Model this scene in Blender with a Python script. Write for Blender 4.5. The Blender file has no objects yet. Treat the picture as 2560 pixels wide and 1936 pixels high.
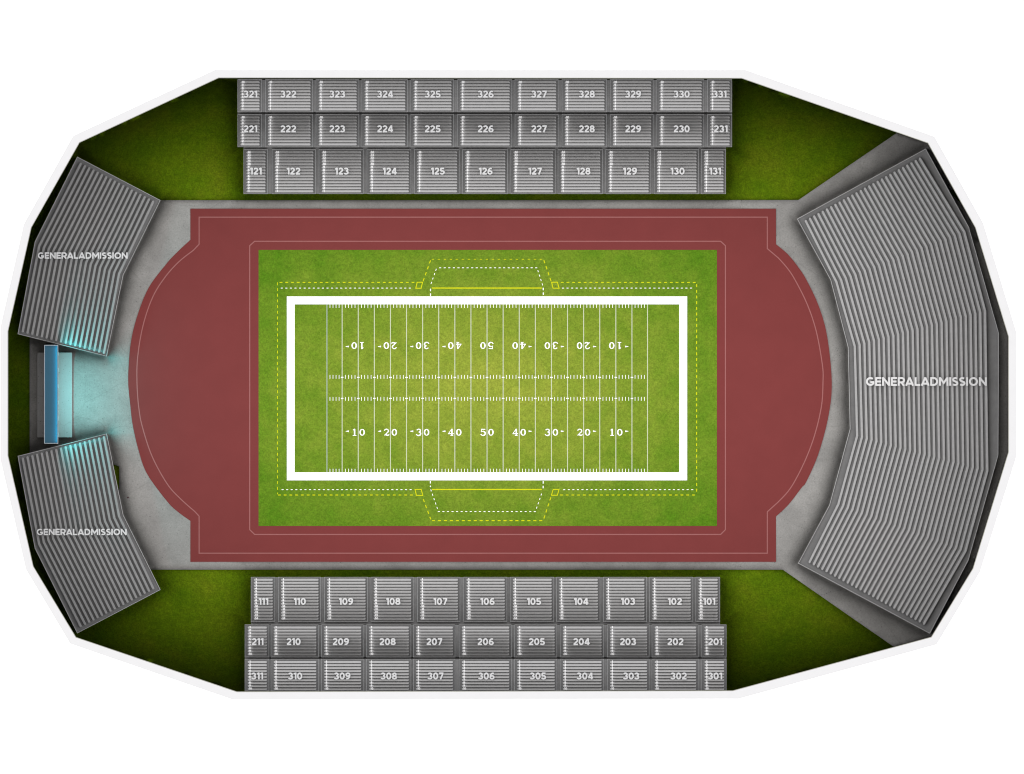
import bpy, bmesh, math, random
from mathutils import Vector
from mathutils.geometry import tessellate_polygon

random.seed(7)
C = bpy.context.scene.collection
S = 0.1143                       # metres per plan unit
BASE = -18.0                     # foundation level
RIM = 50.0                       # ground level round the stadium, sunk deep to shade its edges

def W(p, z=0.0):
    """plan units (x right, y down) -> world"""
    return Vector(((p[0] - 1280.0) * S, (968.0 - p[1]) * S, z))

# ------------------------------------------------------------------ materials
def lin(c):
    c = c / 255.0
    return c / 12.92 if c <= 0.04045 else ((c + 0.055) / 1.055) ** 2.4

KEXP = 1.5                       # how much brighter a surface shows than its albedo
def alb(r, g, b, k=KEXP):
    return (lin(r) / k, lin(g) / k, lin(b) / k, 1.0)

def new_mat(name, rough=0.85, spec=0.2):
    m = bpy.data.materials.new(name)
    m.use_nodes = True
    nt = m.node_tree
    b = nt.nodes['Principled BSDF']
    b.inputs['Roughness'].default_value = rough
    b.inputs['Specular IOR Level'].default_value = spec
    return m, nt, b

def N(nt, kind, **kw):
    n = nt.nodes.new(kind)
    for k, v in kw.items():
        setattr(n, k, v)
    return n

def noise(nt, vec, scale, detail=3.0, rough=0.55):
    n = N(nt, 'ShaderNodeTexNoise')
    n.inputs['Scale'].default_value = scale
    n.inputs['Detail'].default_value = detail
    n.inputs['Roughness'].default_value = rough
    nt.links.new(vec, n.inputs['Vector'])
    return n.outputs['Fac']

def ramp(nt, fac, stops):
    r = N(nt, 'ShaderNodeValToRGB')
    el = r.color_ramp.elements
    while len(el) < len(stops):
        el.new(0.5)
    for e, (p, c) in zip(el, stops):
        e.position = p
        e.color = c if len(c) == 4 else (*c, 1.0)
    nt.links.new(fac, r.inputs['Fac'])
    return r.outputs['Color']

def mix(nt, kind, fac, a, b):
    m = N(nt, 'ShaderNodeMix', data_type='RGBA', blend_type=kind)
    for sock, v in ((m.inputs[0], fac), (m.inputs[6], a), (m.inputs[7], b)):
        if isinstance(v, bpy.types.NodeSocket):
            nt.links.new(v, sock)
        else:
            sock.default_value = v
    return m.outputs[2]

def g(v):
    return (v, v, v, 1.0)

def world_pos(nt):
    return N(nt, 'ShaderNodeNewGeometry').outputs['Position']

def mottled(name, col, amount=0.12, scale=0.8, rough=0.85, spec=0.2, fine=6.0):
    m, nt, b = new_mat(name, rough, spec)
    P = world_pos(nt)
    a = ramp(nt, noise(nt, P, scale, 4), [(0.3, g(1 - amount)), (0.7, g(1 + amount))])
    f = ramp(nt, noise(nt, P, fine, 2), [(0.3, g(1 - amount * .6)), (0.7, g(1 + amount * .6))])
    c = mix(nt, 'MULTIPLY', 1.0, col, a)
    c = mix(nt, 'MULTIPLY', 1.0, c, f)
    nt.links.new(c, b.inputs['Base Color'])
    return m

def grass_mat(name, cols, patch, blade=5.0, contrast=0.3, centre_bright=None, patch_amt=1.0):
    """cols: lush, mid, dry albedos; patch: noise scale of the patches"""
    m, nt, b = new_mat(name, 0.95, 0.05)
    P = world_pos(nt)
    if centre_bright:
        # drier turf round midfield, with the brighter central light painted into its colour
        cx, rx, ry, amt = centre_bright
        sep = N(nt, 'ShaderNodeSeparateXYZ'); nt.links.new(P, sep.inputs[0])
        def m2(op, a, b2, use=None):
            q = N(nt, 'ShaderNodeMath', operation=op)
            for s, v in zip(q.inputs, (a, b2)):
                if isinstance(v, bpy.types.NodeSocket): nt.links.new(v, s)
                elif v is not None: s.default_value = v
            return q.outputs[0]
        dx = m2('DIVIDE', m2('SUBTRACT', sep.outputs[0], cx), rx)
        dy = m2('DIVIDE', m2('ADD', sep.outputs[1], 0.0), ry)
        d = m2('SQRT', m2('ADD', m2('MULTIPLY', dx, dx), m2('MULTIPLY', dy, dy)), None)
        w = m2('SUBTRACT', 0.55, m2('MULTIPLY', d, 0.55))
    big = N(nt, 'ShaderNodeMath', operation='MULTIPLY_ADD'); big.inputs[1].default_value = patch_amt; big.inputs[2].default_value = .5 - .5 * patch_amt
    nt.links.new(noise(nt, P, patch, 4, .6), big.inputs[0]); big = big.outputs[0]
    if centre_bright: big = m2('ADD', big, m2('MULTIPLY', w, amt))
    c = ramp(nt, big, [(0.25, cols[0]), (0.5, cols[1]), (0.8, cols[2])])
    mid = ramp(nt, noise(nt, P, blade * .35, 3, .7), [(0.25, g(1 - contrast * .6)), (0.75, g(1 + contrast * .6))])
    fine = ramp(nt, noise(nt, P, blade, 2, .7), [(0.25, g(1 - contrast)), (0.75, g(1 + contrast))])
    c = mix(nt, 'MULTIPLY', 1.0, c, mid)
    c = mix(nt, 'MULTIPLY', 1.0, c, fine)
    nt.links.new(c, b.inputs['Base Color'])
    return m

def concrete_mat(name, col, pores=True, amount=0.16):
    m, nt, b = new_mat(name, 0.9, 0.15)
    P = world_pos(nt)
    a = ramp(nt, noise(nt, P, 0.09, 6, .65), [(0.3, g(1 - amount)), (0.7, g(1 + amount))])
    f = ramp(nt, noise(nt, P, 2.2, 4, .8), [(0.25, g(1 - amount)), (0.75, g(1 + amount))])
    c = mix(nt, 'MULTIPLY', 1.0, col, a)
    c = mix(nt, 'MULTIPLY', 1.0, c, f)
    if pores:
        for sc, th, dark in ((0.55, 0.06, 0.6), (1.3, 0.10, 0.72)):
            v = N(nt, 'ShaderNodeTexVoronoi'); v.inputs['Scale'].default_value = sc
            v.inputs['Randomness'].default_value = 1.0
            nt.links.new(P, v.inputs['Vector'])
            c = mix(nt, 'MULTIPLY', 1.0, c, ramp(nt, v.outputs['Distance'], [(th, g(dark)), (th * 1.7, g(1))]))
        # hairline cracks
        nz = N(nt, 'ShaderNodeTexNoise'); nz.inputs['Scale'].default_value = 0.12; nz.inputs['Detail'].default_value = 5
        nt.links.new(P, nz.inputs['Vector'])
        wp = mix(nt, 'LINEAR_LIGHT', 0.9, P, nz.outputs['Color'])
        v = N(nt, 'ShaderNodeTexVoronoi', feature='DISTANCE_TO_EDGE'); v.inputs['Scale'].default_value = 0.045
        nt.links.new(wp, v.inputs['Vector'])
        c = mix(nt, 'MULTIPLY', 1.0, c, ramp(nt, v.outputs['Distance'], [(0.0, g(.86)), (0.005, g(1))]))
    nt.links.new(c, b.inputs['Base Color'])
    return m

M = {}
M['ground'] = mottled('pale_ground', (0.82, 0.82, 0.82, 1), 0.01, .02)
M['coping'] = mottled('coping_stone', (0.56, 0.56, 0.56, 1), 0.01, .3)
M['edge'] = mottled('coping_edge', (0.30, 0.30, 0.26, 1), 0.05, .3)
M['wall'] = mottled('dark_wall', (0.05, 0.05, 0.05, 1), 0.2, .3)
M['lawn'] = grass_mat('lawn_grass', [alb(80, 114, 8), alb(97, 124, 12), alb(112, 128, 20)], 0.10, 2.4, .38)
M['turf'] = grass_mat('pitch_turf', [alb(80, 132, 22), alb(116, 148, 40), alb(156, 170, 62)], 0.14, 2.8, .28,
                      (-7.0, 60.0, 38.0, 0.56), .45)
M['concrete'] = concrete_mat('plaza_concrete', alb(160, 159, 156), amount=.2)
M['track'] = mottled('track_rubber', alb(134, 64, 63), 0.03, .15, .9, .1)
M['track_line'] = mottled('track_line_paint', alb(170, 108, 106), 0.03, 1)
M['white'] = mottled('white_paint', (0.84, 0.84, 0.84, 1), 0.01, 1)
M['yard'] = mottled('yard_line_paint', alb(214, 222, 190), 0.05, 2)
M['goal'] = mottled('goal_line_paint', alb(172, 190, 168), 0.05, 2)
M['yellow'] = mottled('yellow_paint', alb(226, 230, 16), 0.08, 2)
M['bench'] = mottled('aluminium_bench', alb(196, 196, 196), 0.03, .6, .7, .1)
M['shade_board'] = mottled('shade_board_grey', (0.12, 0.12, 0.12, 1), 0.1, 1)
M['bar_left'] = mottled('left_bench', alb(160, 160, 160), 0.06, .8, .8, .2)  # darker even grey for the left bleachers
M['bar'] = mottled('concrete_bench', alb(182, 182, 182), 0.06, .8, .8, .2)
M['deck'] = mottled('deck_concrete', alb(124, 124, 124), 0.08, .6)
M['tier'] = mottled('tier_concrete', alb(140, 140, 140), 0.10, .5)
M['rail'] = mottled('rail_metal', alb(170, 170, 170), 0.03, 1, .5, .4)
M['letter'] = mottled('letter_white', (0.56, 0.56, 0.56, 1), 0.02, 1)
M['rownum'] = mottled('row_number_white', (0.80, 0.80, 0.80, 1), 0.02, 1)
M['stage'] = concrete_mat('stage_concrete', alb(182, 182, 182), amount=.06)
M['frame'] = mottled('screen_frame', alb(176, 190, 200), 0.03, 1, .4, .5)
M['blue'] = mottled('blue_panel', alb(46, 94, 116), 0.03, .3, .5, .2)
M['black'] = mottled('black_housing', (0.03, 0.03, 0.035, 1), 0.1, 1, .6)
M['stain'] = mottled('stain', alb(70, 40, 45), 0.2, 3)
def emit_mat(name, col, s):
    m, nt, b = new_mat(name, .5, .3)
    b.inputs['Base Color'].default_value = (*[c * .2 for c in col], 1)
    b.inputs['Emission Color'].default_value = (*col, 1)
    b.inputs['Emission Strength'].default_value = s
    return m
M['lamp'] = emit_mat('lamp_lens', (0.25, 0.9, 1.0), 1.2)

# ------------------------------------------------------------------ object helpers
def add(name, data, mat=None, parent=None, loc=None):
    o = bpy.data.objects.new(name, data)
    C.objects.link(o)
    if mat is not None and data is not None and not data.materials:
        data.materials.append(mat)
    if parent is not None:
        o.parent = parent
    if loc is not None:
        o.location = loc
    return o

def tag(o, label, cat, group=None, kind=None):
    o['label'] = label
    o['category'] = cat
    if group: o['group'] = group
    if kind: o['kind'] = kind
    return o

def mesh(name, verts, faces):
    m = bpy.data.meshes.new(name)
    m.from_pydata([tuple(v) for v in verts], [], faces)
    bm = bmesh.new(); bm.from_mesh(m)
    bmesh.ops.recalc_face_normals(bm, faces=bm.faces)
    bm.to_mesh(m); bm.free()
    return m

class MB:
    """collects geometry for ONE mesh"""
    def __init__(s): s.v = []; s.f = []
    def poly(s, pts):
        n = len(s.v); s.v += pts; s.f.append(tuple(range(n, n + len(pts))))
    def prism(s, loop, z0, z1, chamfer=0.0, bottom=True):
        """loop: world XY list; vertical prism, optional chamfered top"""
        n = len(loop); k = len(s.v)
        if chamfer:
            ins = inset(loop, chamfer)
            rings = [(loop, z0), (loop, z1 - chamfer), (ins, z1)]
        else:
            rings = [(loop, z0), (loop, z1)]
        for lp, z in rings:
            s.v += [Vector((p[0], p[1], z)) for p in lp]
        for r in range(len(rings) - 1):
            for i in range(n):
                j = (i + 1) % n
                a = k + r * n
                s.f.append((a + i, a + j, a + n + j, a + n + i))
        s.f.append(tuple(range(k + (len(rings) - 1) * n, k + len(rings) * n)))
        if bottom: s.f.append(tuple(reversed(range(k, k + n))))
    def mesh(s, name): return mesh(name, s.v, s.f)

def area2(lp):
    return sum(lp[i][0] * lp[(i + 1) % len(lp)][1] - lp[(i + 1) % len(lp)][0] * lp[i][1] for i in range(len(lp)))

def inset(lp, d):
    """offset a closed loop inwards by d (mitred)"""
    n = len(lp); sgn = 1 if area2(lp) > 0 else -1
    out = []
    for i in range(n):
        p0, p1, p2 = Vector(lp[i - 1][:2]), Vector(lp[i][:2]), Vector(lp[(i + 1) % n][:2])
        e1, e2 = (p1 - p0).normalized(), (p2 - p1).normalized()
        n1 = Vector((-e1.y, e1.x)) * sgn; n2 = Vector((-e2.y, e2.x)) * sgn
        m_ = n1 + n2
        if m_.length < 1e-6: m_ = n1
        m_.normalize()
        c = max(0.35, m_.dot(n1))
        out.append(p1 + m_ * (d / c))
    return out

def ribbon(pts, w, closed=False):
    """left and right offset polylines of an XY polyline; w a number or one width per point"""
    n = len(pts); L = []; R = []
    for i in range(n):
        p1 = Vector(pts[i][:2])
        p0 = Vector(pts[i - 1][:2]) if (i > 0 or closed) else None
        p2 = Vector(pts[(i + 1) % n][:2]) if (i < n - 1 or closed) else None
        e1 = (p1 - p0).normalized() if p0 is not None else (p2 - p1).normalized()
        e2 = (p2 - p1).normalized() if p2 is not None else e1
        n1 = Vector((-e1.y, e1.x)); n2 = Vector((-e2.y, e2.x))
        m_ = (n1 + n2)
        if m_.length < 1e-6: m_ = n1
        m_.normalize()
        c = max(0.4, m_.dot(n1))
        ww = w[i] if isinstance(w, (list, tuple)) else w
        L.append(p1 + m_ * (ww / 2 / c)); R.append(p1 - m_ * (ww / 2 / c))
    return L, R

def strip(mb, pts, w, z, closed=False):
    L, R = ribbon(pts, w, closed)
    n = len(pts)
    for i in range(n if closed else n - 1):
        j = (i + 1) % n
        mb.poly([Vector((*L[i], z)), Vector((*L[j], z)), Vector((*R[j], z)), Vector((*R[i], z))])

def flat(name, outer, z, mat, holes=(), thick=0.0):
    loops = [[W(p, z) for p in outer]] + [[W(p, z) for p in h] for h in holes]
    tris = tessellate_polygon(loops)
    verts = [v for lp in loops for v in lp]
    faces = [tuple(t) for t in tris]
    if thick:
        n = 0
        for lp in loops:
            k = len(lp); base = len(verts)
            verts += [v - Vector((0, 0, thick)) for v in lp]
            for i in range(k):
                j = (i + 1) % k
                faces.append((n + i, n + j, base + j, base + i))
            n += k
    m = bpy.data.meshes.new(name)
    m.from_pydata([tuple(v) for v in verts], [], faces)
    bm = bmesh.new(); bm.from_mesh(m)
    bmesh.ops.recalc_face_normals(bm, faces=bm.faces)
    up = sum(f.normal.z * f.calc_area() for f in bm.faces)
    if up < 0: bmesh.ops.reverse_faces(bm, faces=bm.faces)
    bm.to_mesh(m); bm.free()
    return add(name, m, mat)

def smooth_curve(pts, n=6):
    out = []
    for i in range(len(pts) - 1):
        p0 = Vector(pts[max(i - 1, 0)]); p1 = Vector(pts[i]); p2 = Vector(pts[i + 1]); p3 = Vector(pts[min(i + 2, len(pts) - 1)])
        for k in range(n):
            t = k / n
            out.append(tuple(0.5 * ((2 * p1) + (p2 - p0) * t + (2 * p0 - 5 * p1 + 4 * p2 - p3) * t * t + (3 * p1 - p0 - 3 * p2 + p3) * t ** 3)))
    out.append(tuple(pts[-1]))
    return out

def arc(cx, cy, rx, ry, a0, a1, n):
    return [(cx + rx * math.cos(math.radians(a0 + (a1 - a0) * i / n)), cy + ry * math.sin(math.radians(a0 + (a1 - a0) * i / n))) for i in range(n + 1)]
def oval(cx, cy, rx, ry, n=22): return (arc(cx, cy, rx, ry, 0, 360, n)[:-1], True)
def ln(*p): return (list(p), False)
HS = 0.095                       # half stroke of the bold geometric lettering, cap height 1
six = [oval(.33, .31, .235, .215), ln((.095, .33), (.115, .55), (.19, .74), (.31, .87), (.44, .905), (.56, .87))]
GLYPH = {   # strokes, width
    '0': ([oval(.34, .5, .245, .405)], .68),
    '1': ([ln((.27, 0), (.27, 1)), ln((.02, .80), (.27, .93))], .365),
    '2': ([(arc(.31, .69, .225, .215, 165, -35, 12) + [(.09, .13)], False), ln((.03, HS), (.60, HS))], .62),
    '3': ([(arc(.29, .72, .215, .185, 155, -88, 12), False), (arc(.29, .305, .25, .21, 88, -155, 14), False)], .63),
    '4': ([ln((.44, .97), (.07, .29)), ln((.03, .27), (.68, .27)), ln((.48, 0), (.48, 1))], .70),
    '5': ([ln((.12, .905), (.57, .905)), ln((.15, .95), (.12, .47)), (arc(.30, .315, .255, .22, 130, -155, 16), False)], .64),
    '6': (six, .66),
    '7': ([ln((.03, .905), (.60, .905)), ln((.53, .9), (.2, 0))], .62),
    '8': ([oval(.32, .725, .2, .18), oval(.32, .305, .235, .21)], .64),
    '9': ([([(.66 - x, 1 - y) for x, y in p], c) for p, c in six], .66),
    'G': ([(arc(.44, .5, .345, .405, 48, 318, 22), False), ln((.44, .43), (.80, .43)), ln((.745, .50), (.745, .17))], .84),
    'E': ([ln((HS, 0), (HS, 1)), ln((HS, .905), (.60, .905)), ln((HS, .5), (.56, .5)), ln((HS, HS), (.60, HS))], .60),
    'N': ([ln((HS, 0), (HS, 1)), ln((.70, 0), (.70, 1)), ln((.08, .96), (.715, .04))], .79),
    'R': ([ln((HS, 0), (HS, 1)), ([(HS, .905)] + arc(.39, .65, .235, .255, 90, -90, 10) + [(HS, .395)], False), ln((.36, .40), (.63, -.01))], .68),
    'A': ([ln((.07, 0), (.415, .98)), ln((.76, 0), (.415, .98)), ln((.19, .25), (.64, .25))], .83),
    'L': ([ln((HS, 0), (HS, 1)), ln((HS, HS), (.56, HS))], .56),
    'D': ([ln((HS, 0), (HS, 1)), ([(HS, .905)] + arc(.33, .5, .36, .405, 90, -90, 14) + [(HS, HS)], False)], .79),
    'M': ([ln((HS, 0), (HS, 1)), ln((.845, 0), (.845, 1)), ln((.09, .96), (.47, .33), (.85, .96))], .94),
    'I': ([ln((HS, 0), (HS, 1))], .19),
    'S': ([(arc(.32, .715, .21, .19, 38, 255, 12) + arc(.30, .29, .235, .195, 75, -142, 12), False)], .62),
    'O': ([oval(.45, .5, .355, .405)], .90),
}
def glyph_run(txt, gap=.085):
    """strokes of a word: [(points, closed)], total width; cap height 1, origin at the left of the baseline"""
    x = 0; out = []
    for ch in txt:
        st_, w = GLYPH[ch]
        out += [([(px + x, py) for px, py in p], c) for p, c in st_]
        x += w + gap
    return out, x - gap

def placed_text(name, txt, cx, cy, w, h, place, mat, parent, thick=.05, stroke=.19, gap=.085):
    """word centred on (cx, cy), w x h; place(x, y) gives the point in space for a plan point"""
    run, tw = glyph_run(txt, gap)
    sx = (w / tw) if w else h
    vs = []; fs = []
    for q, (pts, cl) in enumerate(run):
        P2 = [(cx + (x - tw / 2) * sx, cy - (y - .5) * h) for x, y in pts]
        L, R = ribbon(P2, stroke * (sx + h) / 2, cl)
        n = len(P2); k = len(vs); up = Vector((0, 0, .008 * (q % 9)))
        for a, b in zip(L, R):
            A, B = place(*a) + up, place(*b) + up
            vs += [A, B, A - Vector((0, 0, thick)), B - Vector((0, 0, thick))]
        for i in range(n if cl else n - 1):
            a = k + 4 * i; b = k + 4 * ((i + 1) % n)
            fs += [(a, a + 1, b + 1, b), (a, b, b + 2, a + 2), (a + 1, a + 3, b + 3, b + 1)]
        if not cl:
            for a in (k, k + 4 * (n - 1)): fs.append((a, a + 2, a + 3, a + 1))
    return add(name, mesh(name, vs, fs), mat, parent)

# ------------------------------------------------------------------ camera, light, world
cam = bpy.data.cameras.new('camera'); cam.type = 'ORTHO'
cam.ortho_scale = 2560 * S
cam.clip_start = 1; cam.clip_end = 3000
co = add('camera', cam); co.location = (0, 0, 400)
sc = bpy.context.scene
sc.camera = co

wd = bpy.data.worlds.new('World'); sc.world = wd; wd.use_nodes = True
wn = wd.node_tree
bg = wn.nodes['Background']
sky = wn.nodes.new('ShaderNodeTexSky'); sky.sky_type = 'NISHITA'; sky.sun_disc = False
SUN_EL, SUN_AZ = math.radians(86), math.radians(-90)
sky.sun_elevation = SUN_EL; sky.sun_rotation = SUN_AZ
wn.links.new(sky.outputs[0], bg.inputs[0]); bg.inputs[1].default_value = 0.05
sl = bpy.data.lights.new('sun', 'SUN'); sl.energy = 3.0; sl.angle = math.radians(120); sl.color = (1.0, 0.955, 0.89)
so = add('sun', sl)
d = Vector((math.sin(SUN_AZ) * math.cos(SUN_EL), math.cos(SUN_AZ) * math.cos(SUN_EL), math.sin(SUN_EL)))
so.rotation_euler = d.to_track_quat('Z', 'Y').to_euler(); so.location = d * 300
sc.view_settings.view_transform = 'Standard'; sc.view_settings.look = 'None'
sc.cycles.filter_width = 1.1
sc.view_settings.exposure = 0.58; sc.view_settings.gamma = 1.0

# ------------------------------------------------------------------ perimeter and ground
INNER = [(546.8, 195.7), (1854, 196.7), (2319.3, 358.5), (2438, 569.7), (2520.6, 842), (2520.6, 1130.8), (2431.9, 1421.7),
         (2328, 1592.7), (1832, 1726.7), (592, 1729.3), (190.3, 1593.3), (83.7, 1416.4), (20.5, 1139.5), (20.5, 828.7), (78.7, 569.5), (199, 357.4)]
OUTER = [(537.5, 176), (1863, 176), (2335.7, 342.6), (2457, 558), (2540, 830.7), (2540, 1142), (2449, 1430),
         (2341, 1611), (1846, 1746.7), (581, 1748.5), (175.7, 1609), (65.5, 1424), (1.5, 1149), (1.5, 818), (60, 561), (183, 341)]

big = [(-9000, -9000), (11500, -9000), (11500, 11000), (-9000, 11000)]
tag(flat('ground', big, RIM, M['ground'], [OUTER]), 'plain white ground all round the sunken stadium', 'ground', kind='structure')

wallroot = add('perimeter_wall', None, loc=W((1280, 962), 0))
tag(wallroot, 'pale faceted perimeter wall ringing the whole stadium', 'wall')
def ring(name, A, B, z0, z1, mat, parent):
    mb = MB(); n = len(A); o = parent.location
    for i in range(n):
        j = (i + 1) % n
        a0, a1, b0, b1 = [Vector(W(p)) - o for p in (A[i], A[j], B[i], B[j])]
        up = lambda v, z: Vector((v.x, v.y, z))
        mb.poly([up(a0, z1), up(a1, z1), up(b1, z1), up(b0, z1)])
        mb.poly([up(a0, z0), up(a1, z0), up(a1, z1), up(a0, z1)])
        mb.poly([up(b0, z0), up(b1, z0), up(b1, z1), up(b0, z1)])
        mb.poly([up(a0, z0), up(a1, z0), up(b1, z0), up(b0, z0)])
    m = mb.mesh(name)
    bm = bmesh.new(); bm.from_mesh(m); bmesh.ops.remove_doubles(bm, verts=bm.verts, dist=1e-4)
    bmesh.ops.recalc_face_normals(bm, faces=bm.faces); bm.to_mesh(m); bm.free()
    return add(name, m, mat, parent)
EDGE = [tuple(p) for p in inset(INNER, -1.6)]
ring('retaining_wall', INNER, OUTER, BASE, RIM - 0.3, M['wall'], wallroot)  # unseen inner face, made tall and dark to shade the bowl
ring('coping', EDGE, OUTER, RIM - 0.3, RIM + 0.25, M['coping'], wallroot)
ring('inner_trim', INNER, EDGE, RIM - 0.3, RIM + 0.15, M['edge'], wallroot)

PLAZA = [(330, 501), (1996, 500.5), (2241.6, 333), (2319.3, 358.5), (2384, 474), (2373, 478), (2386, 493), (2396, 503), (2402, 505),
         (2438, 569.7), (2520.6, 842), (2520.6, 1130.8), (2431.9, 1421.7), (2328, 1592.7), (2233.7, 1617), (1956.8, 1424.6), (330, 1424.6),
         (250, 1300), (298, 1223), (298, 1167), (230, 1140), (74, 1135), (74, 838), (230, 800), (250, 650)]
# lawn: sloped down along the perimeter wall and round the stands to darken its edges
def seg_dist(p, a, b):
    ax, ay = a; bx, by = b; px, py = p
    dx, dy = bx - ax, by - ay
    t = max(0.0, min(1.0, ((px - ax) * dx + (py - ay) * dy) / (dx * dx + dy * dy)))
    return math.hypot(px - ax - t * dx, py - ay - t * dy)
def poly_dist(p, lp): return min(seg_dist(p, lp[i - 1], lp[i]) for i in range(len(lp)))
def inside(p, lp):
    c = False; x, y = p
    for i in range(len(lp)):
        (x1, y1), (x2, y2) = lp[i - 1], lp[i]
        if (y1 > y) != (y2 > y) and x < (x2 - x1) * (y - y1) / (y2 - y1) + x1: c = not c
    return c
STANDS = [[(594, 199), (1830, 199), (1830, 368), (1814.6, 368), (1814.6, 485.3), (609, 485.3), (609, 368), (594, 368)],
          [(627.4, 1443), (1800, 1443), (1800, 1562), (1816, 1562), (1816, 1728.6), (612, 1728.6), (612, 1562), (627.4, 1562)],
          [(401.5, 501), (308.5, 688), (267, 891.8), (44, 835.6), (87, 604.5), (193, 392)],
          [(401.5, 1475), (308.5, 1288), (267, 1084.2), (44, 1140.4), (87, 1371.5), (193, 1584)],
          [(1992.4, 547.5), (2076, 700), (2119.8, 869.4), (2124.6, 1072.7), (2073, 1263.6), (1994.9, 1408.8), (2324.7, 1584.7), (2421.5, 1400.7), (2495.8, 1139), (2497.4, 834), (2422, 567.5), (2314.5, 372)]]
def ground_z(p, paved):
    """level ground, shaped to dip along the perimeter wall and stands so it darkens there"""
    dr = poly_dist(p, INNER) * S
    ds = min(0 if inside(p, q) else poly_dist(p, q) for q in STANDS) * S
    f = max(0.0, math.exp(-dr / 12.0) - math.exp(-34 / 12.0))
    if p[0] > 2250 and 600 < p[1] < 1400: f = 0.0
    if p[0] < 80: f *= 0.45 + 0.55 * min(1.0, max(0.0, (abs(p[1] - 988) - 150) / 120))
    up = 4.0 * min(1.0, max(0.0, (p[0] - 2380) / 50))    # floor raised behind the right bleacher to lighten the gap
    if paved and up > 0: return -4.0 * f + up
    if paved: return -4.0 * f - 4.4 * math.exp(-ds / 2.0) + .06
    return -17.0 * f - 5.0 * math.exp(-ds / 4.0)
from mathutils.geometry import delaunay_2d_cdt
def dense(lp, step):
    out = []
    for i in range(len(lp)):
        a, b = Vector(lp[i]), Vector(lp[(i + 1) % len(lp)]); k = max(1, int((b - a).length / step))
        out += [a.lerp(b, j / k) for j in range(k)]
    return out
gp = []; ge = []
for lp in (dense(INNER, 12), dense(PLAZA, 9)):
    k0 = len(gp); gp += lp; ge += [(k0 + i, k0 + (i + 1) % len(lp)) for i in range(len(lp))]
stp = 14
for ix in range(0, 2560, stp):
    for iy in range(190, 1740, stp):
        p = (ix + 3.1 * (iy % 3), iy + .1)
        if inside(p, INNER) and poly_dist(p, INNER) > 5 and poly_dist(p, PLAZA) > 4 and not (520 < ix < 1900 and 540 < iy < 1390) and not any(inside(p, q) and poly_dist(p, q) > 30 for q in STANDS): gp.append(Vector(p))
for lp in STANDS + [INNER]:          # extra rings close to the walls
    for dd in (-1.5, -7, -14, -22, -34) if lp is not INNER else (3, 10, 20):
        rg = inset(lp, dd)
        for i in range(len(rg)):
            a, b = Vector(rg[i - 1]), Vector(rg[i]); m_ = max(1, int((b - a).length / 12))
            for j in range(m_):
                p = a.lerp(b, j / m_)
                if inside(p, INNER) and poly_dist(p, INNER) > 6 and poly_dist(p, PLAZA) > 4: gp.append(p)
cv, ce, cf, *_ = delaunay_2d_cdt(gp, ge, [], 0, 0.01)
def terrain(name, paved, mat, label, cat):
    keep = []
    for f in cf:
        c = sum((cv[i] for i in f), Vector((0, 0))) / len(f)
        if inside(c, INNER) and inside(c, PLAZA) == paved: keep.append(tuple(f))
    used = sorted({i for f in keep for i in f}); ix_ = {v: k for k, v in enumerate(used)}
    me = bpy.data.meshes.new(name)
    me.from_pydata([tuple(W(cv[i], ground_z(cv[i], paved))) for i in used], [], [tuple(ix_[i] for i in f) for f in keep])
    bm = bmesh.new(); bm.from_mesh(me)
    for f in bm.faces:
        if f.normal.z < 0: f.normal_flip()
        f.smooth = True
    if paved:                        # kerb face down to the foundation
        be = [e for e in bm.edges if len(e.link_faces) == 1]
        r = bmesh.ops.extrude_edge_only(bm, edges=be)
        for v in [g_ for g_ in r['geom'] if isinstance(g_, bmesh.types.BMVert)]: v.co.z = BASE
        for f in bm.faces:
            if abs(f.normal.z) < .05: f.smooth = False
    bm.to_mesh(me); bm.free()
    return tag(add(name, me, mat), label, cat, kind='structure')
terrain('lawn', False, M['lawn'], 'green lawn filling the ground between the stands', 'grass')
terrain('plaza', True, M['concrete'], 'grey concrete apron round the running track', 'pavement')
st = MB(); st.prism([W((320 + 2.2 * math.cos(a * .524), 1244 + 2.0 * math.sin(a * .524))) for a in range(12)], 0.1, 0.112)
tag(add('stain', st.mesh('stain'), M['stain']), 'small dark red spot on the concrete beside the lower left bleacher', 'stain', kind='structure')

# ------------------------------------------------------------------ track
la = [(476, 600), (444, 630), (416, 660), (371, 721), (341.5, 796), (326, 865), (320.5, 950), (326, 1016), (332, 1064), (346.7, 1127), (368, 1185.5), (418.3, 1254.5), (446, 1281), (476, 1302.6)]
ra = [(1940, 1291.6), (1971.3, 1262), (2003.6, 1220), (2016.5, 1203.4), (2047, 1132.4), (2071.4, 1039), (2079.4, 955), (2068, 842), (2047, 766), (2016, 700), (1994.6, 667), (1969.3, 636), (1940, 611)]
TRACK = [(476, 522.2)] + [(x, y) for x, y in smooth_curve(la)] + [(476, 1405), (1940, 1405)] + smooth_curve(ra) + [(1940, 522.2)]
TURF = [(646.4, 625.2), (1792.2, 625.2), (1792.2, 1315.4), (646.4, 1315.4)]
tag(flat('running_track', TRACK, 0.16, M['track'], thick=1.4), 'dark red rubber running track around the football pitch', 'track', kind='structure')
ll = [(497.8, 611), (483.6, 626), (447, 655), (412.5, 693.5), (381.4, 744), (357, 816.6), (344, 895), (342.5, 958.7), (347, 1020), (356, 1068), (380.5, 1142), (418.3, 1210.6), (451.8, 1248), (487.3, 1279.6), (497.8, 1291)]
rl = [(1918.3, 1280), (1945.5, 1255.5), (1976.8, 1220), (2010, 1158), (2035.9, 1090.5), (2053.6, 1016), (2057.5, 955), (2056, 913), (2040.7, 829), (2018, 761), (1987.5, 700), (1967.7, 670), (1945.5, 645), (1918.3, 622)]
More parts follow.
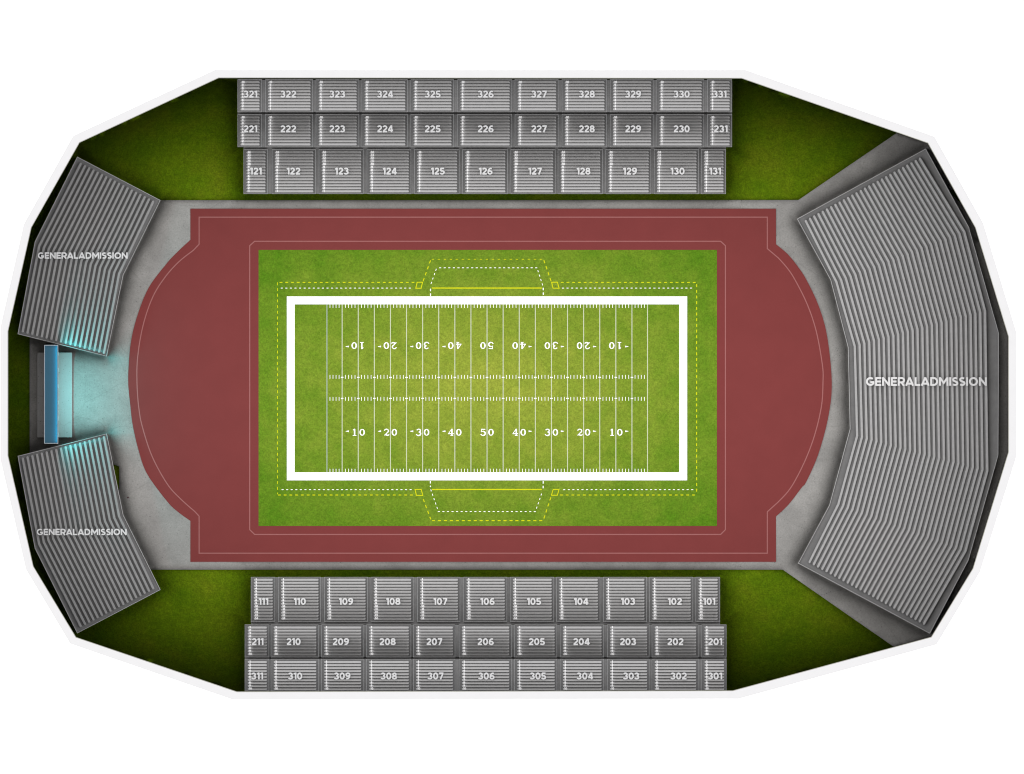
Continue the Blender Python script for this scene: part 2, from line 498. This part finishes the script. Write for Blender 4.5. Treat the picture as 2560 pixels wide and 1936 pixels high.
oline = [(497.8, 543.4)] + [(497.8, 611)] + smooth_curve(ll[1:-1]) + [(497.8, 1291), (497.8, 1383.5), (1918.3, 1383.5), (1918.3, 1280)] + smooth_curve(rl[1:-1]) + [(1918.3, 622), (1918.3, 543.4)]
iline = [(624.3, 614.6), (636.7, 603.7), (1801.6, 603.7), (1813.5, 614.6), (1813.5, 1324.7), (1801.6, 1336.6), (636.7, 1336.6), (624.3, 1324.7)]
mb = MB(); strip(mb, [W(p) for p in oline], 2.7 * S, 0.19, True); strip(mb, [W(p) for p in iline], 2.7 * S, 0.19, True)
tag(add('track_lines', mb.mesh('track_lines'), M['track_line']), 'two thin pale pink lines painted along the track', 'track marking', kind='structure')

# ------------------------------------------------------------------ pitch and markings
tag(flat('pitch', TURF, 0.19, M['turf']), 'bright green football turf in the middle of the track', 'pitch', kind='structure')
ZM = 0.22
fo = [(717, 741.4), (1718, 741.4), (1718, 1201.4), (717, 1201.4)]
fi = [(736.7, 761.4), (1698, 761.4), (1698, 1181.2), (736.7, 1181.2)]
tag(flat('field_border', fo, ZM, M['white'], [fi]), 'thick white rectangular border around the football field', 'field marking', kind='structure')
def rect(mb, x0, y0, x1, y1, z=ZM):
    mb.poly([W((x0, y0), z), W((x1, y0), z), W((x1, y1), z), W((x0, y1), z)])
yl = [1217.6 + 40.25 * k for k in range(-9, 10)]
xs = [817.3] + yl + [1618.8]
mb = MB()
for x in yl + [1618.8]: rect(mb, x - 1.1, 761.4, x + 1.1, 1181.2)
tag(add('yard_lines', mb.mesh('yard_lines'), M['yard']), 'thin white yard lines crossing the football field', 'field marking', kind='structure')
mb = MB(); rect(mb, 816.0, 761.4, 818.6, 1181.2)
tag(add('goal_line', mb.mesh('goal_line'), M['goal']), 'faint grey goal line at the left end of the yard lines', 'field marking', kind='structure')
mb = MB()
for i in range(len(xs) - 1):
    for k in range(1, 5):
        x = xs[i] + (xs[i + 1] - xs[i]) * k / 5
        rect(mb, x - .72, 761.4, x + .72, 770.2)
        rect(mb, x - .72, 1172.4, x + .72, 1181.2)
        rect(mb, x - .68, 938, x + .68, 947.4)
        rect(mb, x - .68, 992.9, x + .68, 1002.3)
for x in yl:
    for y in (944, 996.5): rect(mb, x - 3, y - 1.4, x + 3, y + 1.4, ZM + .02)
tag(add('hash_marks', mb.mesh('hash_marks'), M['white']), 'rows of short white hash marks between the yard lines', 'field marking', kind='structure')

def dashes(mb, a, b, period, length, width, z=ZM, start=0.0):
    a, b = Vector(a), Vector(b); L = (b - a).length; u = (b - a) / L
    t = start
    while t + length * .5 < L:
        strip(mb, [W(a + u * t), W(a + u * min(L, t + length))], width * S, z); t += period
y_ = MB()
dashes(y_, (699, 706.5), (1037, 706.5), 14.35, 7, 2.3); dashes(y_, (1402, 706.5), (1742, 706.5), 14.35, 7, 2.3)
dashes(y_, (695, 1238), (1035, 1238), 14.35, 7, 2.3); dashes(y_, (1400, 1238), (1738, 1238), 14.35, 7, 2.3)
dashes(y_, (693.7, 706.5), (693.7, 1236), 14.2, 7.2, 1.8); dashes(y_, (1741.6, 711), (1741.6, 1238), 14.2, 7.2, 2.4)
dashes(y_, (1057.7, 703.5), (1076.5, 651), 15.8, 8, 2.4); dashes(y_, (1377.8, 703.5), (1359.6, 651), 15.8, 8, 2.4)
dashes(y_, (1079.3, 648.6), (1357, 648.6), 15, 6, 1.5)
dashes(y_, (1058, 1248), (1077, 1299), 15.8, 8, 2.4); dashes(y_, (1377, 1244), (1359.6, 1297), 15.8, 8, 2.4)
dashes(y_, (1080, 1302), (1360, 1302), 14.9, 7.6, 2.6)
for y in (720.6, 1224.2): strip(y_, [W((1080, y)), W((1354.3, y))], 2.8 * S, ZM)
for q in ([(1043, 706), (1056.5, 706), (1052.8, 721), (1039.5, 721)], [(1379, 706), (1393.5, 706), (1397.8, 721), (1382.6, 721)],
          [(1037.6, 1224), (1053, 1224), (1057, 1239), (1041, 1239)], [(1383, 1224), (1397.6, 1224), (1393.4, 1238.5), (1378.6, 1238.5)]):
    strip(y_, [W(p) for p in q], 2.2 * S, ZM + .02, True)
tag(add('yellow_field_markings', y_.mesh('yellow_field_markings'), M['yellow']), 'yellow dashed boundary, diamonds and team area lines on the turf', 'field marking', kind='structure')
w_ = MB()
dashes(w_, (702, 720.7), (1030, 720.7), 11.43, 5.0, 1.75); dashes(w_, (1405, 720.7), (1734, 720.7), 11.43, 5.0, 1.75)
dashes(w_, (704, 1224.6), (1030, 1224.6), 11.43, 5.0, 1.75); dashes(w_, (1408, 1224.6), (1736, 1224.6), 11.43, 5.0, 1.75)
dashes(w_, (1076.3, 740), (1076.3, 718), 11.6, 6, 2.4); dashes(w_, (1077.5, 710), (1092.5, 668), 11.6, 5.0, 1.7)
dashes(w_, (1098, 670), (1345, 670), 11.43, 5.0, 1.75)
dashes(w_, (1344.5, 676), (1357, 715), 11.6, 5.0, 1.7); dashes(w_, (1358, 720), (1358.3, 740), 11.6, 6, 2.4)
dashes(w_, (1075.9, 1203), (1076, 1218), 11.6, 6, 2.4); dashes(w_, (1076.8, 1224), (1094, 1273), 11.6, 5.0, 1.7)
dashes(w_, (1094.5, 1279.4), (1341, 1279.4), 11.43, 5.0, 1.75)
dashes(w_, (1341, 1272), (1357, 1226), 11.6, 5.0, 1.7); dashes(w_, (1357.8, 1221), (1358, 1203), 11.6, 6, 2.4)
tag(add('white_dotted_lines', w_.mesh('white_dotted_lines'), M['white']), 'white dotted lines between the field border and yellow dashes', 'field marking', kind='structure')

# serif field numerals, drawn as ribbons of changing width (unit height 1, y up)
def digit(ch):
    R = []   # (points, widths, closed)
    if ch == '0':
        p = arc(0, 0, .29, .42, 0, 360, 28)[:-1]
        R.append((p, [.10 + .10 * abs(math.cos(2 * math.pi * i / 28)) for i in range(28)], True))
    if ch == '1':
        R += [([(-.20, .30), (.02, .42)], [.10, .18], False), ([(.03, .5), (.03, -.46)], [.2, .2], False), ([(-.24, -.45), (.28, -.45)], [.1, .1], False)]
    if ch == '2':
        R.append((arc(-.02, .2, .28, .25, 170, -40, 14) + [(-.02, -.16), (-.32, -.44)], [.2] + [.13] * 9 + [.17] * 5 + [.12, .1], False))
        R.append(([(-.33, -.42), (-.12, -.34), (.12, -.43), (.33, -.38), (.36, -.22)], [.08, .16, .18, .12, .06], False))
    if ch == '3':
        R.append((arc(-.02, .24, .25, .21, 165, -85, 14), [.2] + [.12] * 5 + [.16] * 9, False))
        R.append((arc(-.04, -.21, .31, .25, 85, -165, 16), [.12] * 3 + [.18] * 9 + [.13] * 4 + [.2], False))
    if ch == '4':
        R += [([(.1, .48), (-.36, -.2)], [.08, .1], False), ([(-.4, -.2), (.38, -.2)], [.12, .12], False), ([(.13, .5), (.13, -.46)], [.19, .19], False), ([(-.08, -.46), (.32, -.46)], [.09, .09], False)]
    if ch == '5':
        R += [([(-.28, .43), (.3, .43)], [.14, .1], False), ([(-.25, .44), (-.28, .02)], [.1, .08], False), (arc(-.03, -.16, .32, .29, 135, -160, 18), [.08] * 3 + [.18] * 11 + [.13] * 4 + [.2], False)]
    return R
nm = MB()
def put_digit(ch, cx, cy, h, flip):
    sg = -1 if flip else 1
    for q, (pts, ws, cl) in enumerate(digit(ch)):
        strip(nm, [W((cx + sg * x * h, cy - sg * y * h)) for x, y in pts], [w * h * S for w in ws], ZM + .03 + .012 * q, cl)
for k in range(-4, 5):
    t = str(50 - 10 * abs(k)); x = 1217.6 + 80.5 * k
    for (y, flip) in ((1081.2, False), (864.4, True)):
        a, b = (x - 9.6, x + 9.8) if not flip else (x + 9.4, x - 10.2)
        put_digit(t[0], a, y, 17.5, flip); put_digit(t[1], b, y, 17.5, flip)
        if k:
            sx = 1 if k > 0 else -1
            x0 = x + sx * 23.5; x1 = x + sx * 31.5; yy = y - 2.6 if not flip else y + 2.4
            nm.poly([W((x0, yy - 2.1), ZM + .03), W((x1, yy - .4), ZM + .03), W((x1, yy + .4), ZM + .03), W((x0, yy + 2.1), ZM + .03)])
tag(add('yard_numerals', nm.mesh('yard_numerals'), M['white']), 'white serif yard numerals painted along both sides of the field', 'field marking', kind='structure')

# ------------------------------------------------------------------ straight stands
def capsule(L, w, n=6):
    """closed loop, x from 0 to L, rounded ends"""
    r = w * .5; e = r * .9
    pts = []
    for i in range(n + 1):
        a = -math.pi / 2 + math.pi * i / n
        pts.append((L - e + e * math.cos(a), r * math.sin(a)))
    for i in range(n + 1):
        a = math.pi / 2 + math.pi * i / n
        pts.append((e + e * math.cos(a), r * math.sin(a)))
    return pts

def tier(name, label, x0, x1, yback, yfront, zf, zb, sunk_gap=0.0):
    """solid raked tier: plan box, top sloping from zf at the front to zb at the back"""
    c = W(((x0 + x1) / 2, yfront), 0)
    pts = [W((x0, yfront)), W((x1, yfront)), W((x1, yback)), W((x0, yback))]
    zt = [zf, zf, zb, zb]
    v = [Vector((p.x, p.y, BASE)) - c for p in pts] + [Vector((p.x, p.y, z)) - c for p, z in zip(pts, zt)]
    f = [(4, 5, 6, 7), (0, 1, 5, 4), (1, 2, 6, 5), (2, 3, 7, 6), (3, 0, 4, 7)]
    root = add(name, None, loc=c)
    tag(root, label, 'grandstand tier', 'raked tiers of the straight grandstands')
    add('raked_slab', mesh('raked_slab', v[4:] + [p - Vector((0, 0, .6)) for p in v[4:]], [(0, 1, 2, 3), (0, 1, 5, 4), (1, 2, 6, 5), (2, 3, 7, 6), (3, 0, 4, 7)]), M['tier'], root)
    if sunk_gap:                       # strip behind the last row, sunk so that it reads darker
        sg_ = 1 if yfront > yback else -1
        gm = MB(); ya = yback - sg_ * .2; yb = yback - sg_ * 5.6
        q = [W(p) - c for p in ((x0, ya), (x1, ya), (x1, yb), (x0, yb))]
        gm.prism([(p.x, p.y) for p in q], BASE, zb - sunk_gap)
        add('rear_sunk_gap', gm.mesh('rear_sunk_gap'), M['tier'], root)
    low = [p.copy() for p in v]
    for p in low[4:]: p.z -= .6
    add('side_walls', mesh('side_walls', low, f[1:]), M['wall'], root)
    return root

ROWLAB = {}
def row_number_mesh(n):
    if n in ROWLAB: return ROWLAB[n]
    tmp = placed_text('row_number', str(n), 2.4 if n < 10 else 3.6, 0, None, 5.5, lambda x, y: Vector((x * S, -y * S, .012)), M['rownum'], None, .01, .27, .15)
    ROWLAB[n] = tmp.data
    bpy.data.objects.remove(tmp)
    return ROWLAB[n]

def section(num, x0, x1, yA, yB, yfirst, pitch_, rows, north, zf, rise, hb, tx, ty, where, neigh):
    """yA..yB outline in plan; yfirst: centre of row 1 (front); north stands rise towards smaller y"""
    sg = -1 if north else 1               # plan direction of the rise
    yfront = max(yA, yB) if north else min(yA, yB)
    yback = min(yA, yB) if north else max(yA, yB)
    def ztop(y): return zf + rise * ((y - yfirst) * sg / pitch_)
    DK = 0.62
    org = W(((x0 + x1) / 2, yfront), ztop(yfront) - DK)
    root = add('seating_section', None, loc=org)
    tag(root, f'grey bleacher block numbered {num} in the {where}', 'seating section', neigh)
    P = [W((x0, yfront)), W((x1, yfront)), W((x1, yback)), W((x0, yback))]
    Z = [ztop(yfront) - DK] * 2 + [ztop(yback) - DK] * 2
    top = [Vector((p.x, p.y, z)) - org for p, z in zip(P, Z)]
    bot = [p - Vector((0, 0, .25)) for p in top]
    add('deck', mesh('deck', top + bot, [(0, 1, 2, 3), (0, 1, 5, 4), (1, 2, 6, 5), (2, 3, 7, 6), (3, 0, 4, 7)]), M['deck'], root)
    # rail round the block, heightened at the back to darken the aisles
    rl_ = MB(); lp = [(p.x, p.y) for p in top]; ii = inset(lp, 1.05 * S)
    for i in range(4):
        j = (i + 1) % 4
        up_ = lambda k: Vector((0, 0, .35 if k < 2 else .35 + .8 * hb))
        a, b = top[i] + up_(i), top[j] + up_(j)
        c, d_ = Vector((*ii[j], b.z)), Vector((*ii[i], a.z))
        rl_.poly([a, b, c, d_])
        rl_.poly([top[i] - Vector((0, 0, .25)), top[j] - Vector((0, 0, .25)), b, a])
        rl_.poly([d_, c, Vector((*ii[j], top[j].z)), Vector((*ii[i], top[i].z))])
    add('railing', rl_.mesh('railing'), M['rail'], root)
    bx0, bx1 = x0 + 7.2, x1 - 5.6
    L = (bx1 - bx0) * S
    bm_ = MB(); bm_.prism(capsule(L, 5.7 * S), -.16, 0.0, .05)
    # brackets under the plank, so that it stands on the deck
    for fx in (.12, .5, .88):
        x = L * fx
        bm_.prism([Vector((x - .08, -.2)), Vector((x + .08, -.2)), Vector((x + .08, .2)), Vector((x - .08, .2))], -.62, -.165)
    bme = bm_.mesh('bench'); bme.materials.append(M['bench'])
    # added boards on each plank's field side, growing taller to darken the rear rows
    xb_ = 11 * S; bb = MB(); ys_ = (-1 if north else 1) * 3.25 * S
    bb.prism([Vector((xb_, ys_ - .04)), Vector((L - .15, ys_ - .04)), Vector((L - .15, ys_ + .04)), Vector((xb_, ys_ + .04))], -.3, 1.0)
    bbm = bb.mesh('shade_board'); bbm.materials.append(M['shade_board'])
    for r in range(rows):
        y = yfirst + sg * pitch_ * r
        b = add('bench', bme, None, root, W((bx0, y), ztop(y)) - org)
        if r:
            bk = add('shade_board', bbm, None, b); bk.scale.z = hb * r / (rows - 1) + .03
        dig = add('row_number', row_number_mesh(r + 1), None, b, Vector((3.4 * S, 1.2 * S, 0)))
    placed_text('section_number', str(num), tx, ty, glyph_run(str(num))[1] * 17.0 * 1.12, 17.0, lambda px, py: W((px, py), ztop(py) + .35 + .75 * hb) - org, M['letter'], root, .05, .215)
    return root

def stand_row(nums, spans, tx, ty, yA, yB, yfirst, pitch_, rows, north, zf, rise, hb, where, grp):
    for n, (a, b), t in zip(nums, spans, tx):
        section(n, a, b, yA, yB, yfirst, pitch_, rows, north, zf, rise, hb, t, ty, where, grp)

# heights: front row bench top, rise per row and tallest shading board, tier by tier
H1, R1, B1 = 5.0, 0.30, 0.95
H2, R2, B2 = 19.0, 0.42, 1.70
H3, R3, B3 = 36.0, 0.36, 0.45
NU = [(594, 654.6), (663, 782), (789.4, 897.6), (904.3, 1019), (1026.6, 1134.5), (1143.8, 1280), (1287, 1396), (1404.7, 1517), (1525, 1633.5), (1641.6, 1760), (1768.4, 1830)]
NL = [(609, 669.4), (679.8, 789), (797, 908.6), (917, 1027.8), (1036, 1148.5), (1156, 1269), (1276.7, 1388.6), (1394.5, 1506.4), (1514, 1627.6), (1635, 1747), (1752.6, 1814.6)]
TU = [626, 720.6, 843, 963, 1081.6, 1214, 1347.7, 1467, 1582.8, 1704, 1799]
TL = [639.5, 733.6, 854.5, 974.6, 1094.6, 1214, 1337.8, 1458.7, 1575, 1693.8, 1787.8]
stand_row(range(321, 332), NU, TU, 235.7, 199, 280.6, 273.6, 7.46, 10, True, H3, R3, B3, 'rear tier of the upper stand', 'blocks of the rear tier, upper stand')
stand_row(range(221, 232), NU, TU[:-1] + [1801.8], 322.5, 285.7, 368, 361.2, 7.42, 10, True, H2, R2, B2, 'middle tier of the upper stand', 'blocks of the middle tier, upper stand')
stand_row(range(121, 132), NL, TL, 428.3, 373.4, 485.3, 478.6, 7.46, 14, True, H1, R1, B1, 'front tier of the upper stand', 'blocks of the front tier, upper stand')
def slab_z(zf, rise, pitch_, yfirst, y, sg): return zf + rise * ((y - yfirst) * sg / pitch_) - .9
tier('grandstand_tier', 'rear raked concrete tier under blocks 321 to 331', 594, 1830, 200, 280.0, slab_z(H3, R3, 7.46, 273.6, 280, -1), slab_z(H3, R3, 7.46, 273.6, 200, -1))
tier('grandstand_tier', 'middle raked concrete tier under blocks 221 to 231', 594, 1830, 286.0, 367.6, slab_z(H2, R2, 7.42, 361.2, 367.6, -1), slab_z(H2, R2, 7.42, 361.2, 286.0, -1), 1.3)
tier('grandstand_tier', 'front raked concrete tier under blocks 121 to 131', 609, 1814.6, 367.8, 484.8, slab_z(H1, R1, 7.46, 478.6, 484.8, -1), slab_z(H1, R1, 7.46, 478.6, 367.8, -1))

SL = [(627.4, 687.6), (695.4, 802), (810.5, 919.6), (927, 1033.6), (1043, 1150.5), (1158.9, 1267.7), (1275, 1385), (1391, 1500.5), (1508, 1616.8), (1623.7, 1732.6), (1739, 1800)]
SU = [(612, 672.8), (677, 796.4), (803.3, 908.6), (915.8, 1027.8), (1033, 1138), (1147.3, 1278.8), (1286, 1392.5), (1400, 1509.7), (1517.8, 1623.4), (1629.4, 1746), (1754, 1816)]
T1 = [658.6, 749.5, 865, 983, 1101, 1218.6, 1335, 1453, 1570, 1687, 1773]
T2 = [644, 734, 852, 968.8, 1086, 1214, 1342, 1454, 1570, 1688.4, 1787.8]
T3 = [643, 738, 855.7, 972, 1089, 1216, 1345, 1462.6, 1578, 1696.5, 1787.8]
stand_row(range(111, 100, -1), SL, T1, 1503.9, 1443, 1555.4, 1450, 7.48, 14, False, H1, R1, B1, 'front tier of the lower stand', 'blocks of the front tier, lower stand')
stand_row(range(211, 200, -1), SU, T2, 1604.6, 1562, 1643.6, 1569.6, 7.4, 10, False, H2, R2, B2, 'middle tier of the lower stand', 'blocks of the middle tier, lower stand')
stand_row(range(311, 300, -1), SU, T3, 1690.5, 1648, 1728.6, 1655.8, 7.46, 10, False, H3, R3, B3, 'rear tier of the lower stand', 'blocks of the rear tier, lower stand')
tier('grandstand_tier', 'front raked concrete tier under blocks 111 to 101', 627.4, 1800, 1561.4, 1443.6, slab_z(H1, R1, 7.48, 1450, 1443.6, 1), slab_z(H1, R1, 7.48, 1450, 1561.4, 1))
tier('grandstand_tier', 'middle raked concrete tier under blocks 211 to 201', 612, 1816, 1642.6, 1562.4, slab_z(H2, R2, 7.4, 1569.6, 1562.4, 1), slab_z(H2, R2, 7.4, 1569.6, 1642.6, 1), 1.3)
tier('grandstand_tier', 'rear raked concrete tier under blocks 311 to 301', 612, 1816, 1728, 1648.6, slab_z(H3, R3, 7.46, 1655.8, 1648.6, 1), slab_z(H3, R3, 7.46, 1655.8, 1728, 1))

# ------------------------------------------------------------------ curved general-admission bleachers
def bleacher(label, front, back, bfront, bback, nb, w, zf, rise, text, well, trange, bar='bar', side='wall'):
    """front/back: outline polylines; bfront/bback: centre lines of the first and last bench"""
    K = len(front); DK = 1.5
    zb = zf + rise * nb
    zt = lambda t: zf + (zb - zf) * t            # deck level; bench tops are DK above
    org = W(front[K // 2], 0)
    root = add('curved_bleacher', None, loc=org)
    tag(root, label, 'bleacher', 'bent general admission bleachers behind the track ends')
    F = [W(p, zt(0)) - org for p in front]; B = [W(p, zt(1)) - org for p in back]
    loop = F + B[::-1]
    n = len(loop)
    v = []; f = []
    rows_ = 12
    for r in range(rows_ + 1):
        v += [F[i].lerp(B[i], r / rows_) for i in range(K)]
    for r in range(rows_):
        for i in range(K - 1):
            a = r * K + i
            f.append((a, a + 1, a + K + 1, a + K))
    o = add('deck', mesh('deck', v, f), M['deck'], root)
    sv = loop + [Vector((p.x, p.y, BASE)) for p in loop]
    add('side_walls', mesh('side_walls', sv, [(i, (i + 1) % n, n + (i + 1) % n, n + i) for i in range(n)]), M[side], root)
    ii = inset([(p.x, p.y) for p in loop], 1.7 * S)
    rm = MB()
    for i in range(n):
        j = (i + 1) % n
        a, b = loop[i] + Vector((0, 0, .55)), loop[j] + Vector((0, 0, .55))
        c, d_ = Vector((*ii[j], b.z)), Vector((*ii[i], a.z))
        rm.poly([a, b, c, d_]); rm.poly([loop[i] - Vector((0, 0, .3)), loop[j] - Vector((0, 0, .3)), b, a]); rm.poly([d_, c, Vector((*ii[j], loop[j].z)), Vector((*ii[i], loop[i].z))])
    add('railing', rm.mesh('railing'), M['rail'], root)
    lines = []
    for i in range(nb):
        t = i / (nb - 1)
        pl = [Vector(a).lerp(Vector(b), t) for a, b in zip(bfront, bback)]
        tt = trange[0] + (trange[1] - trange[0]) * t
        lines.append((pl, zt(tt) + DK))
    for pl, z in lines:
        wp = [W(p) - org for p in pl]
        L, R = ribbon(wp, w * S)
        # rounded ends
        e0 = (Vector(wp[0][:2]) - Vector(wp[1][:2])).normalized(); e1 = (Vector(wp[-1][:2]) - Vector(wp[-2][:2])).normalized()
        def cap(c, e, r):
            s = Vector((-e.y, e.x)); return [Vector(c[:2]) + s * (r * math.cos(a)) + e * (r * math.sin(a)) for a in [math.pi * k / 6 for k in range(1, 6)]]
        lp = L + list(reversed([Vector(q) for q in cap(wp[-1], e1, w * S / 2)]))[::-1] if False else None
        capE = cap(wp[-1], e1, w * S / 2); capS = cap(wp[0], e0, w * S / 2)
        lp = L + capE + R[::-1] + capS
        mb_ = MB(); mb_.prism(lp, z - .5, z, .09)
        add('bench', mb_.mesh('bench'), M[bar], root)
    # foot wells between the rows (floor sloped to darken the right-hand side of every bench)
    fw = MB()
    order = lines if lines[0][0][0].x < lines[-1][0][0].x else lines[::-1]
    for (pa, za), (pb, zb_) in zip(order[:-1], order[1:]):
        La, Ra = ribbon([W(p) - org for p in pa], w * S); Lb, Rb = ribbon([W(p) - org for p in pb], w * S)
        # which edge of a faces b
        m_ = sum((Vector(W(p)) - org for p in pb), Vector()) / len(pb)
        ea = La if (Vector(La[1]) - Vector(m_[:2])).length < (Vector(Ra[1]) - Vector(m_[:2])).length else Ra
        m2_ = sum((Vector(W(p)) - org for p in pa), Vector()) / len(pa)
        eb = Lb if (Vector(Lb[1]) - Vector(m2_[:2])).length < (Vector(Rb[1]) - Vector(m2_[:2])).length else Rb
        lo = min(za, zb_)
        z1, z2 = well(za, zb_)
        for i in range(K - 1):
            fw.poly([Vector((*ea[i], z1)), Vector((*ea[i + 1], z1)), Vector((*eb[i + 1], z2)), Vector((*eb[i], z2))])
    add('foot_wells', fw.mesh('foot_wells'), M['deck'], root)
    tx, ty, tw, th = text
    def cross(pl, y):
        for a, b in zip(pl[:-1], pl[1:]):
            if min(a[1], b[1]) <= y <= max(a[1], b[1]):
                return a[0] + (b[0] - a[0]) * (y - a[1]) / (b[1] - a[1])
        return pl[0][0]
    def zfun(px, py):
        xf, xb = cross(front, py), cross(back, py)
        return zt((px - xf) / (xb - xf)) + DK + 1.0
    placed_text('lettering', 'GENERALADMISSION', tx, ty, tw, th, lambda px, py: W((px, py), zfun(px, py)) - org, M['letter'], root, .05, .21)
    return root

flipy = lambda pl: [(x, 1976 - y) for x, y in pl]
LF = [(401.5, 501), (308.5, 688), (267, 891.8)]; LB = [(193, 392), (87, 604.5), (44, 835.6)]
LBF = [(383, 504.4), (297.5, 685), (260, 882)]; LBB = [(201.6, 410), (97.5, 616), (56.5, 828.7)]
wl = lambda za, zb: (zb - 1.1, zb - .40)          # left bleachers rise to the left: za > zb
wr = lambda za, zb: (za - 1.25, zb - .42)
bleacher('grey general admission bleacher bent around the upper left corner', LF, LB, LBF, LBB, 18, 6.2, 6.0, .60, (206.8, 639.3, 224.5, 15.6), wl, (.062, .945), 'bar_left')
bleacher('grey general admission bleacher bent around the lower left corner', flipy(LF), flipy(LB), flipy(LBF), flipy(LBB), 18, 6.2, 6.0, .60, (204.2, 1330.4, 224.8, 15.6), wl, (.062, .945), 'bar_left')
RF = [(1992.4, 547.5), (2076, 700), (2119.8, 869.4), (2124.6, 1072.7), (2073, 1263.6), (1994.9, 1408.8)]
RB = [(2314.5, 372), (2422, 567.5), (2497.4, 834), (2495.8, 1139), (2421.5, 1400.7), (2324.7, 1584.7)]
RBF = [(2014.5, 553), (2091, 705), (2137, 866), (2143, 1090), (2096, 1261), (2024, 1405.5)]
RBB = [(2300, 397), (2411, 580), (2463, 778), (2468.6, 1177.6), (2414, 1378), (2310, 1559.8)]
bleacher('huge grey general admission bleacher wrapping the right end of the track', RF, RB, RBF, RBB, 28, 6.0, 4.5, .22, (2315.9, 954.2, 302, 21.3), wr, (.047, .925), 'bar', 'tier')

# ------------------------------------------------------------------ stage and screen
ox = W((136.6, 988), .1)
stg = add('stage', None, loc=ox)
tag(stg, 'rectangular grey concrete stage between the two left bleachers', 'stage')
def boxm(name, x0, y0, x1, y1, z0, z1, mat, parent, ch=0.0):
    o = parent.location
    mb_ = MB(); mb_.prism([W(p) - o for p in ((x0, y1), (x1, y1), (x1, y0), (x0, y0))], z0 - o.z, z1 - o.z, ch)
    return add(name, mb_.mesh(name), mat, parent)
boxm('platform', 93, 881.7, 180.3, 1094, -8, 1.2, M['stage'], stg, .06)

sx0, sx1, sy0, sy1 = 110.6, 145.6, 862.7, 1109.5
scr = add('stage_screen', None, loc=W((128, 986), 2.0))
tag(scr, 'long blue glowing screen with pale frame standing across the stage', 'screen')
ZS = 17.0
boxm('housing', sx0 + 1, sy0 + 1, sx1 - 1, sy1 - 1, -8.0, ZS - .5, M['black'], scr)
boxm('blue_panel', sx0 + 1.4, sy0 + 1.4, sx1 - 1.4, sy1 - 1.4, ZS - .5, ZS - .3, M['blue'], scr)
fr = MB(); o = scr.location; q = 1.7
for (a, b, c, d_) in ((sx0, sy0, sx1, sy0 + q), (sx0, sy1 - q, sx1, sy1), (sx0, sy0 + q, sx0 + q, sy1 - q), (sx1 - q, sy0 + q, sx1, sy1 - q)):
    fr.prism([W(p) - o for p in ((a, d_), (c, d_), (c, b), (a, b))], ZS - .8 - o.z, ZS + .35 - o.z)
add('frame', fr.mesh('frame'), M['frame'], scr)
# row of cyan stage lamps hung on the front of the screen, shining down over the stage front
for k in range(6):
    y = sy0 + 22 + k * (sy1 - sy0 - 44) / 5
    lm = MB(); lm.prism([W(p) - o for p in ((sx1 - .3, y + 5), (sx1 + .2, y + 5), (sx1 + .2, y - 5), (sx1 - .3, y - 5))], 14.6 - o.z, 15.6 - o.z)
    add('stage_lamp', lm.mesh('stage_lamp'), M['lamp'], scr)
al = bpy.data.lights.new('stage_light', 'AREA'); al.shape = 'RECTANGLE'; al.size = 0.8; al.size_y = 22.0
al.energy = 2900; al.color = (0.02, 0.75, 0.76); al.spread = math.radians(130)
ao = add('stage_light', al, None, scr)
ao.location = W((149.5, 986), 15.2) - o
ao.rotation_euler = (0, math.radians(-48), 0)
for sgn in (-1, 1):                  # the end lamps are turned outwards, towards the inner ends of the two bleachers
    el = bpy.data.lights.new('stage_light', 'AREA'); el.shape = 'SQUARE'; el.size = 1.2
    el.energy = 1150; el.color = (0.02, 0.75, 0.76); el.spread = math.radians(120)
    eo = add('stage_light', el, None, scr)
    eo.location = W((150, 986 - sgn * 98), 17.5) - o
    eo.rotation_euler = (-Vector((.80, .52 * sgn, -.28)).normalized()).to_track_quat('Z', 'Y').to_euler()
# added light at the right-hand frame, brightening the blue panel towards that side
bl = bpy.data.lights.new('panel_light', 'AREA'); bl.shape = 'RECTANGLE'; bl.size = .3; bl.size_y = 27.5
bl.energy = 380; bl.color = (0.02, 0.8, 1.0)
bo = add('panel_light', bl, None, scr)
bo.location = W((sx1 - 2.2, 986), ZS + .1) - o
bo.rotation_euler = (0, math.radians(78), 0)
